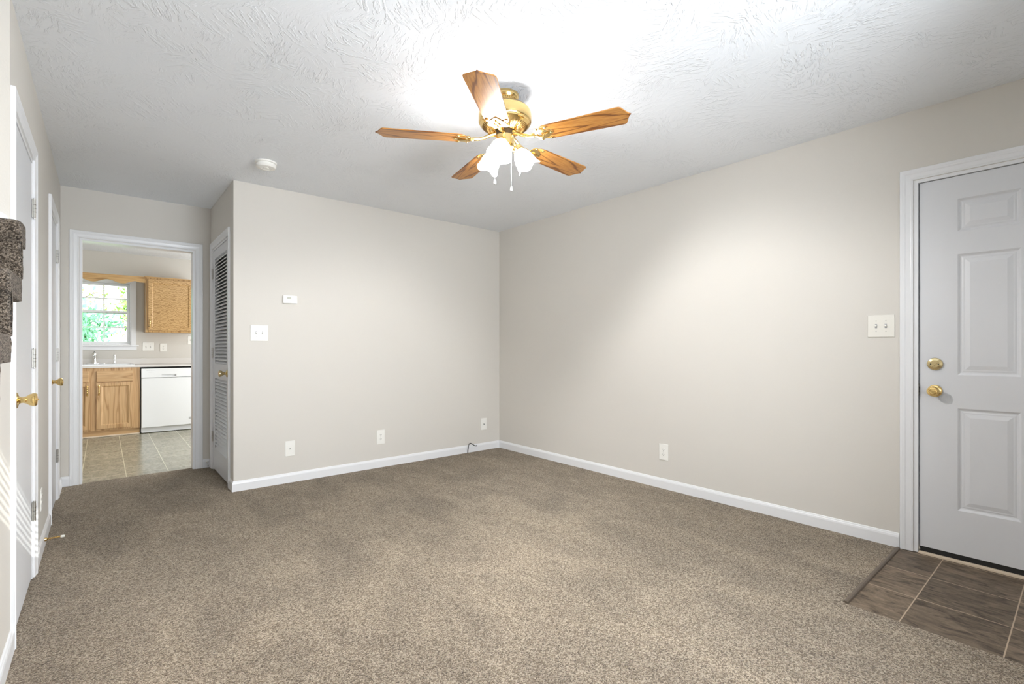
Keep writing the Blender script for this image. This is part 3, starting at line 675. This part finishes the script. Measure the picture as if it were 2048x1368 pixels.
def pull(parent, x, z, h=0.125, y=-0.019, hm='brass'):
    b = MB(); n = 14; pts = []; rr = []
    for i in range(n + 1):
        s = i / n * 2 - 1; pts.append((x, y - 0.024 * (1 - s ** 4), z + s * h / 2 * 0.86)); rr.append(0.0042 + 0.0042 * math.cos(s * math.pi * 2.5) ** 2)
    b.tube(pts, rr, 8)
    for s in (-1, 1): b.lathe([(0, 0.004), (0.008, 0.003), (0.0105, 0.0)], Matrix.Translation((x, y, z + s * h * 0.43)) @ Matrix.Rotation(R(90), 4, 'X'), 12)
    tag(b.build('handle', M[hm], parent), 'brass and white pull handle')
def flip(b):   # paneled() faces +y; turn it to face -y
    for v in b.bm.verts: v.co.y = -v.co.y
CP = [(0, 0), (0.004, -0.004), (0.012, -0.0085), (0.016, -0.0085)]
for xa, xb, hx in ((-0.061, 0.301, -0.037), (-0.484, -0.122, -0.148)):
    b = MB(); paneled(b, xa, xb, 0.107, 0.685, 0.018, [(xa + 0.048, xb - 0.046, 0.152, 0.643)], CP, 0.0175); flip(b)
    d = b.build('door', M['oakz'], bc, 0.0012); pull(d, hx, 0.59)
for xa, xb in ((-0.061, 0.301), (-0.494, -0.132)):
    b = MB(); b.box(xa, xb, -0.018, -0.0005, 0.697, 0.834); b.build('drawer_front', M['oakx'], bc, 0.005, 2)
# neighbouring cabinet run (mostly hidden by the doorway)
# dishwasher
dw = empty('dishwasher', (0.677, KF, 0), 0, label='white front-control dishwasher under the counter', cat='dishwasher')
b = MB(); b.box(-0.292, 0.300, 0.02, 0.58, 0.012, 0.845); b.build('body', M['enamel2'], dw)
b = MB(); b.box(-0.290, 0.300, -0.022, 0.018, 0.076, 0.727); b.build('door', M['enamel'], dw, 0.004, 2)
b = MB()   # control panel with a recessed pocket handle
zl, zu, hx0, hx1, hz0, hz1 = 0.733, 0.851, -0.074, 0.086, 0.742, 0.770
for q in ((-0.290, hx0, zl, zu), (hx1, 0.300, zl, zu), (hx0, hx1, hz1, zu), (hx0, hx1, zl, hz0)): b.box(q[0], q[1], -0.030, 0.018, q[2], q[3])
b.box(hx0, hx1, -0.010, 0.018, hz0, hz1)
b.build('control_panel', M['enamel'], dw)
b = MB(); b.box(hx0 + 0.002, hx1 - 0.002, -0.026, -0.0105, hz1 - 0.008, hz1 - 0.001); b.build('handle', M['enamel2'], dw, 0.002)
b = MB(); b.box(-0.288, 0.298, 0.012, 0.020, 0.006, 0.074); b.build('toe_kick', M['enamel2'], dw)
b = MB(); b.lathe([(0, 0.0006), (0.0150, 0.0006), (0.0165, 0.0)], Matrix.Translation((0.247, -0.022, 0.160)) @ Matrix.Rotation(R(90), 4, 'X'), 24)
for k in range(5): b.box(0.247 - 0.012, 0.247 + 0.012, -0.0232, -0.0224, 0.150 + k * 0.0048, 0.1518 + k * 0.0048, 1)
tag(b.build('badge', [M['grey'], M['enamel2']], dw), 'round grey badge')
b = MB()
random.seed(3)
for x0, n, z, s in ((-0.238, 12, 0.829, 0.0062), (-0.215, 7, 0.806, 0.0046)):     # row of small control marks, too fine to read
    x = x0
    for k in range(n):
        w_ = s * random.uniform(0.6, 1.1); b.box(x, x + w_, -0.0304, -0.0299, z - s * 0.32, z + s * 0.32); x += w_ + s * 0.35
tag(b.build('control_marks', M['grey'], dw), 'small grey control marks')
b = MB(); b.box(0.372, 0.385, 0.025, 0.55, 0.01, 0.868); b.box(0.385, 0.98, 0.04, 0.05, 0.846, 0.870)  # black boxes stand in for the shade in the dishwasher gaps
o = b.build('gap_shade_filler', M['black'], dw); o.location.x = -0.677; tag(o, 'black filler as shade in the gap around the appliance')
b = MB(); b.box(0.985, 2.2, 0.0, 0.60, 0.0, 0.870); tag(b.build('base_cabinet', M['oakz'], loc=(0, KF, 0)), 'oak base cabinet right of the dishwasher, hidden by the doorway', 'cabinet')
# counter
ct = empty('countertop', (0, KF, 0), 0, label='pale laminate countertop with low backsplash', cat='countertop')
SX0, SX1 = -0.53, 0.325
b = MB()
for q in ((-1.6, SX0 + 0.02, -0.022, 0.64), (SX1 - 0.02, 2.2, -0.022, 0.64), (SX0 + 0.02, SX1 - 0.02, -0.022, 0.06), (SX0 + 0.02, SX1 - 0.02, 0.53, 0.64)): b.box(q[0], q[1], q[2], q[3], 0.8745, 0.897)
b.build('worktop', M['counter'], ct)
b = MB(); b.box(-1.6, 2.2, 0.618, 0.6395, 0.8975, 0.978); b.build('backsplash', M['counter'], ct, 0.003)
# sink
sk = empty('sink', ((SX0 + SX1) / 2, KF + 0.295, 0.897), 0, label='white drop-in kitchen sink below the window', cat='sink')
b = MB(); hw, hd = (SX1 - SX0) / 2, 0.26
def rr(x, y, r, z, n=6):
    return [(cx + r * math.cos(a), cy + r * math.sin(a), z) for cx, cy, a0 in ((x - r, y - r, 0), (-x + r, y - r, 90), (-x + r, -y + r, 180), (x - r, -y + r, 270)) for a in [R(a0 + 90 * k / n) for k in range(n + 1)]]
loops = [rr(hw, hd, 0.05, 0.0005), rr(hw - 0.002, hd - 0.002, 0.05, 0.010), rr(hw - 0.012, hd - 0.012, 0.05, 0.014), rr(hw - 0.035, hd - 0.085, 0.05, 0.014), rr(hw - 0.045, hd - 0.095, 0.05, -0.015), rr(hw - 0.065, hd - 0.115, 0.05, -0.16)]
L_ = [[b.bm.verts.new(p) for p in l] for l in loops]
for A, B in zip(L_, L_[1:]):
    for j in range(len(A)):
        f = b.bm.faces.new((A[j], A[(j + 1) % len(A)], B[(j + 1) % len(A)], B[j])); f.smooth = True
b.bm.faces.new(L_[-1]); b.build('basin', M['enamel'], sk)
# faucet and side spray
fc = empty('faucet', (-0.087, KF + 0.515, 0.9115), 0, label='chrome single-lever kitchen faucet on the sink', cat='faucet')
b = MB(); b.prism([(0.11 * math.cos(a), 0.026 * math.sin(a), 0.0) for a in [2 * math.pi * k / 28 for k in range(28)]], (0, 0, 0.007)); b.build('deck_plate', M['chrome'], fc)
b = MB(); b.lathe([(0, 0), (0.027, 0.006), (0.026, 0.030), (0.022, 0.055), (0.020, 0.105), (0.024, 0.118), (0.026, 0.135), (0.018, 0.152), (0, 0.155)], None, 24); b.build('body', M['chrome'], fc)
b = MB(); b.tube([(0, -0.015, 0.075), (0, -0.06, 0.105), (0, -0.12, 0.115), (0, -0.17, 0.105), (0, -0.185, 0.085)], 0.012, 12); b.build('spout', M['chrome'], fc)
b = MB(); b.tube([(0, 0.0, 0.150), (0, 0.012, 0.163), (0, 0.055, 0.172)], [0.008, 0.007, 0.009], 10); b.build('lever', M['chrome'], fc)
sp = empty('side_sprayer', (0.121, KF + 0.515, 0.9115), 0, label='small chrome side sprayer right of the faucet', cat='sprayer')
b = MB(); b.lathe([(0, 0), (0.022, 0), (0.022, 0.004), (0.014, 0.012), (0.013, 0.03), (0, 0.03)], None, 20); b.build('holder', M['chrome'], sp)
b = MB(); b.lathe([(0, 0.028), (0.010, 0.03), (0.012, 0.055), (0.015, 0.075), (0.014, 0.088), (0.017, 0.098), (0.016, 0.118), (0.010, 0.126), (0, 0.127)], None, 20); b.build('spray_head', M['chrome'], sp)
# upper cabinet
uc = empty('upper_cabinet', (0, 8.35, 0), 0, label='golden oak wall cabinet right of the kitchen window', cat='cabinet')
b = MB(); b.box(0.450, 1.012, 0.0, 0.3195, 1.342, 2.096); b.build('body', M['uoakz'], uc)
b = MB(); paneled(b, 0.478, 0.985, 1.370, 2.072, 0.018, [(0.520, 0.948, 1.412, 2.020)], CP, 0.0175); flip(b); d = b.build('door', M['figured'], uc, 0.0012); pull(d, 0.497, 1.468)
b = MB(); b.box(0.438, 1.02, -0.006, 0.3195, 2.0965, 2.108); b.build('top_strip', M['uoakx'], uc)
# scalloped valance over the window
b = MB(); top = 2.100; xs = [0.449 - 0.01 * i for i in range(0, 116)]
def vz(x):
    u = (0.449 - x)
    return 2.024 - 0.004 if u < 0.06 else 2.012 + 0.021 * math.cos((u - 0.40) * 2 * math.pi / 0.30) * (1 if u > 0.10 else 0.6)
pts = [(0.449, 0, top)] + [(x, 0, vz(x)) for x in xs] + [(xs[-1], 0, top)]
b.prism(pts, (0, 0.018, 0)); tag(b.build('window_valance', M['uoakx'], loc=(0, 8.352, 0)), 'scalloped oak valance board over the kitchen window', 'valance')
b = MB(); b.box(-1.25, -0.705, 8.35, KW, 1.342, 2.1); tag(b.build('upper_cabinet', M['uoakz']), 'oak wall cabinet left of the kitchen window, hidden by the door frame', 'cabinet')
# kitchen plates
o = plate('light_switch', 0.130, 0.118, (0.496, KW, 1.145), BACK); tag(o, 'double switch plate right of the kitchen window sill', 'light switch', GS); toggles(o, (-0.026, 0.026))
o = plate('wall_outlet', 0.076, 0.116, (0.672, KW, 1.131), BACK); duplex(o); tag(o, 'white duplex outlet on the kitchen wall above the dishwasher', 'outlet', GO)
o = plate('light_switch', 0.127, 0.120, (1.030, KW, 1.240), BACK); toggles(o, (-0.023, 0.023)); tag(o, 'switch plate at the right edge of the kitchen opening', 'light switch', GS)
# kitchen window
kw = empty('window_1', (0, KW, 0), 0); struct(kw, 'white double-hung window with grilles over the kitchen sink', 'window')
b = MB(); wx0, wx1, wz0, wz1 = -0.52, 0.303, 1.165, 2.03
for q in ((wx0 - 0.058, wx0, wz0, wz1 + 0.058), (wx1, wx1 + 0.058, wz0, wz1 + 0.058), (wx0, wx1, wz1, wz1 + 0.058)): b.box(q[0], q[1], -0.015, 0.0, q[2], q[3])
for q in ((wx0, wx0 + 0.014, wz0, wz1), (wx1 - 0.014, wx1, wz0, wz1), (wx0 + 0.014, wx1 - 0.014, wz1 - 0.014, wz1), (wx0 + 0.014, wx1 - 0.014, wz0, wz0 + 0.012)): b.box(q[0], q[1], 0.0, TH, q[2], q[3])
b.build('frame', M['white'], kw)
b = MB(); b.box(wx0 - 0.085, wx1 + 0.085, -0.045, 0.02, wz0 - 0.016, wz0 + 0.0005); b.build('sill', M['white'], kw, 0.003)
b = MB(); b.box(wx0 - 0.062, wx1 + 0.062, -0.014, 0.0, wz0 - 0.068, wz0 - 0.0165); b.build('apron', M['white'], kw, 0.002)
def sash(z0, z1, y, name):
    a, c = wx0 + 0.015, wx1 - 0.015; f = 0.030; b = MB()
    for q in ((a, a + f, z0, z1), (c - f, c, z0, z1), (a + f, c - f, z0, z0 + f + 0.004), (a + f, c - f, z1 - f, z1)): b.box(q[0], q[1], y, y + 0.028, q[2], q[3])
    s = b.build(name, M['vinyl'], kw, 0.001)
    b = MB(); W_ = c - a - 2 * f
    for k in (1, 2): b.box(a + f + W_ * k / 3 - 0.008, a + f + W_ * k / 3 + 0.008, y + 0.010, y + 0.018, z0 + f, z1 - f)
    zc = (z0 + z1) / 2; b.box(a + f, c - f, y + 0.0105, y + 0.0175, zc - 0.008, zc + 0.008); b.build('muntin', M['vinyl'], s)
    b = MB(); b.box(a + f, c - f, y + 0.013, y + 0.015, z0 + f, z1 - f); b.build('pane', M['glass'], s)
sash(1.178, 1.640, 0.035, 'sash'); sash(1.600, 2.015, 0.068, 'sash')

# ------------------------------------------------------------------ front window and blinds (behind the camera)
fw = empty('window_2', (0, YF, 0), 0); struct(fw, 'white double window in the front wall behind the camera', 'window')
b = MB(); x0, x1, z0, z1 = 0.62, 2.88, 0.75, 2.20
for q in ((x0 - 0.06, x0, z0, z1 + 0.06), (x1, x1 + 0.06, z0, z1 + 0.06), (x0, x1, z1, z1 + 0.06), (x0 - 0.06, x1 + 0.06, z0 - 0.06, z0)): b.box(q[0], q[1], 0.0, 0.015, q[2], q[3])
for q in ((x0, x0 + 0.04), (x1 - 0.04, x1), ((x0 + x1) / 2 - 0.05, (x0 + x1) / 2 + 0.05)): b.box(q[0], q[1], -TH, -0.05, z0, z1)
for q in ((z0, z0 + 0.04), (z1 - 0.012, z1), (1.39, 1.44)): b.box(x0, x1, -TH, -0.055, *q)
b.build('frame', M['vinyl'], fw)
b = MB(); b.box(x0 + 0.04, x1 - 0.04, -0.085, -0.083, z0, z1); b.build('pane', M['glass'], fw)
def blinds(xa, xb, nopen, label):
    o = empty('window_blinds', ((xa + xb) / 2, YF - 0.03, 0), 0, label=label, cat='blinds', group='blinds of the front window'); h = (xb - xa) / 2
    b = MB(); z = 2.135; k = 0
    while z > 0.79:
        ang = R(8) if k < nopen else R(68)
        b.box(-h + 0.004, h - 0.004, -0.0125, 0.0125, z - 0.0007, z + 0.0007, 0, Matrix.Rotation(ang, 3, 'X')); z -= 0.0325 if k < nopen else 0.021; k += 1
    b.build('slats', M['white'], o)
    b = MB(); b.box(-h, h, -0.018, 0.018, 2.165, 2.190); b.build('headrail', M['white'], o)
    b = MB(); b.box(-h + 0.002, h - 0.002, -0.012, 0.012, 0.757, 0.774); b.build('bottom_rail', M['white'], o)
blinds(0.64, 1.745, 7, 'white horizontal blinds on the left half of the front window')
blinds(1.755, 2.86, 0, 'closed white horizontal blinds on the right half of the front window')

# ------------------------------------------------------------------ outside the kitchen window
b = MB(); b.box(-25, 25, KW + 0.4, 45, -0.6, -0.5); struct(b.build('ground_lawn', M['lawn']), 'green lawn outside the kitchen window', 'lawn')
def tree(loc, hgt, rad, n, lm, seed, label, squash=0.8):
    rnd = random.Random(seed); o = empty('leafy_tree', loc, 0, label=label, cat='tree', group='trees outside the kitchen window')
    b = MB(); b.tube([(0, 0, -0.02), (0.05, 0, hgt * 0.35), (0, 0.05, hgt * 0.7)], [0.13, 0.10, 0.05], 10)
    for k in range(7):
        a = rnd.uniform(0, 6.28); z = hgt * rnd.uniform(0.3, 0.65); L = rad * 0.7
        b.tube([(0, 0, z), (L * 0.5 * math.cos(a), L * 0.5 * math.sin(a), z + 0.3), (L * math.cos(a), L * math.sin(a), z + 0.8)], [0.05, 0.035, 0.015], 6)
    b.build('trunk', M['bark'], o)
    b = MB(); cl = [(Vector((rnd.gauss(0, 1), rnd.gauss(0, 1), rnd.gauss(0, squash))).normalized() * rad * rnd.uniform(0.35, 0.95) + Vector((0, 0, hgt * 0.62)), rad * rnd.uniform(0.14, 0.30)) for _ in range(34)]
    for k in range(n):
        c, r = cl[rnd.randrange(len(cl))]
        p = c + Vector((rnd.gauss(0, 1), rnd.gauss(0, 1), rnd.gauss(0, 0.7))) * r * 0.6
        u = Vector((rnd.gauss(0, 1), rnd.gauss(0, 1), rnd.gauss(0, 1))).normalized(); w_ = u.orthogonal().normalized(); s = rnd.uniform(0.05, 0.10)
        b.face([p - u * s, p + w_ * s * 0.45, p + u * s, p - w_ * s * 0.45])
    tag(b.build('foliage', lm, o), kind='stuff')
tree((-1.15, 14.2, -0.5), 3.5, 1.45, 4200, M['leafb'], 1, 'blue green leafy tree filling the left of the kitchen window')
tree((1.75, 19.0, -0.5), 4.6, 1.9, 4200, M['leafa'], 2, 'bright green leafy tree behind the right half of the kitchen window')
tree((-1.9, 25.0, -0.5), 6.4, 2.4, 3000, M['leafa'], 3, 'tall pale green tree farthest back outside the kitchen window')
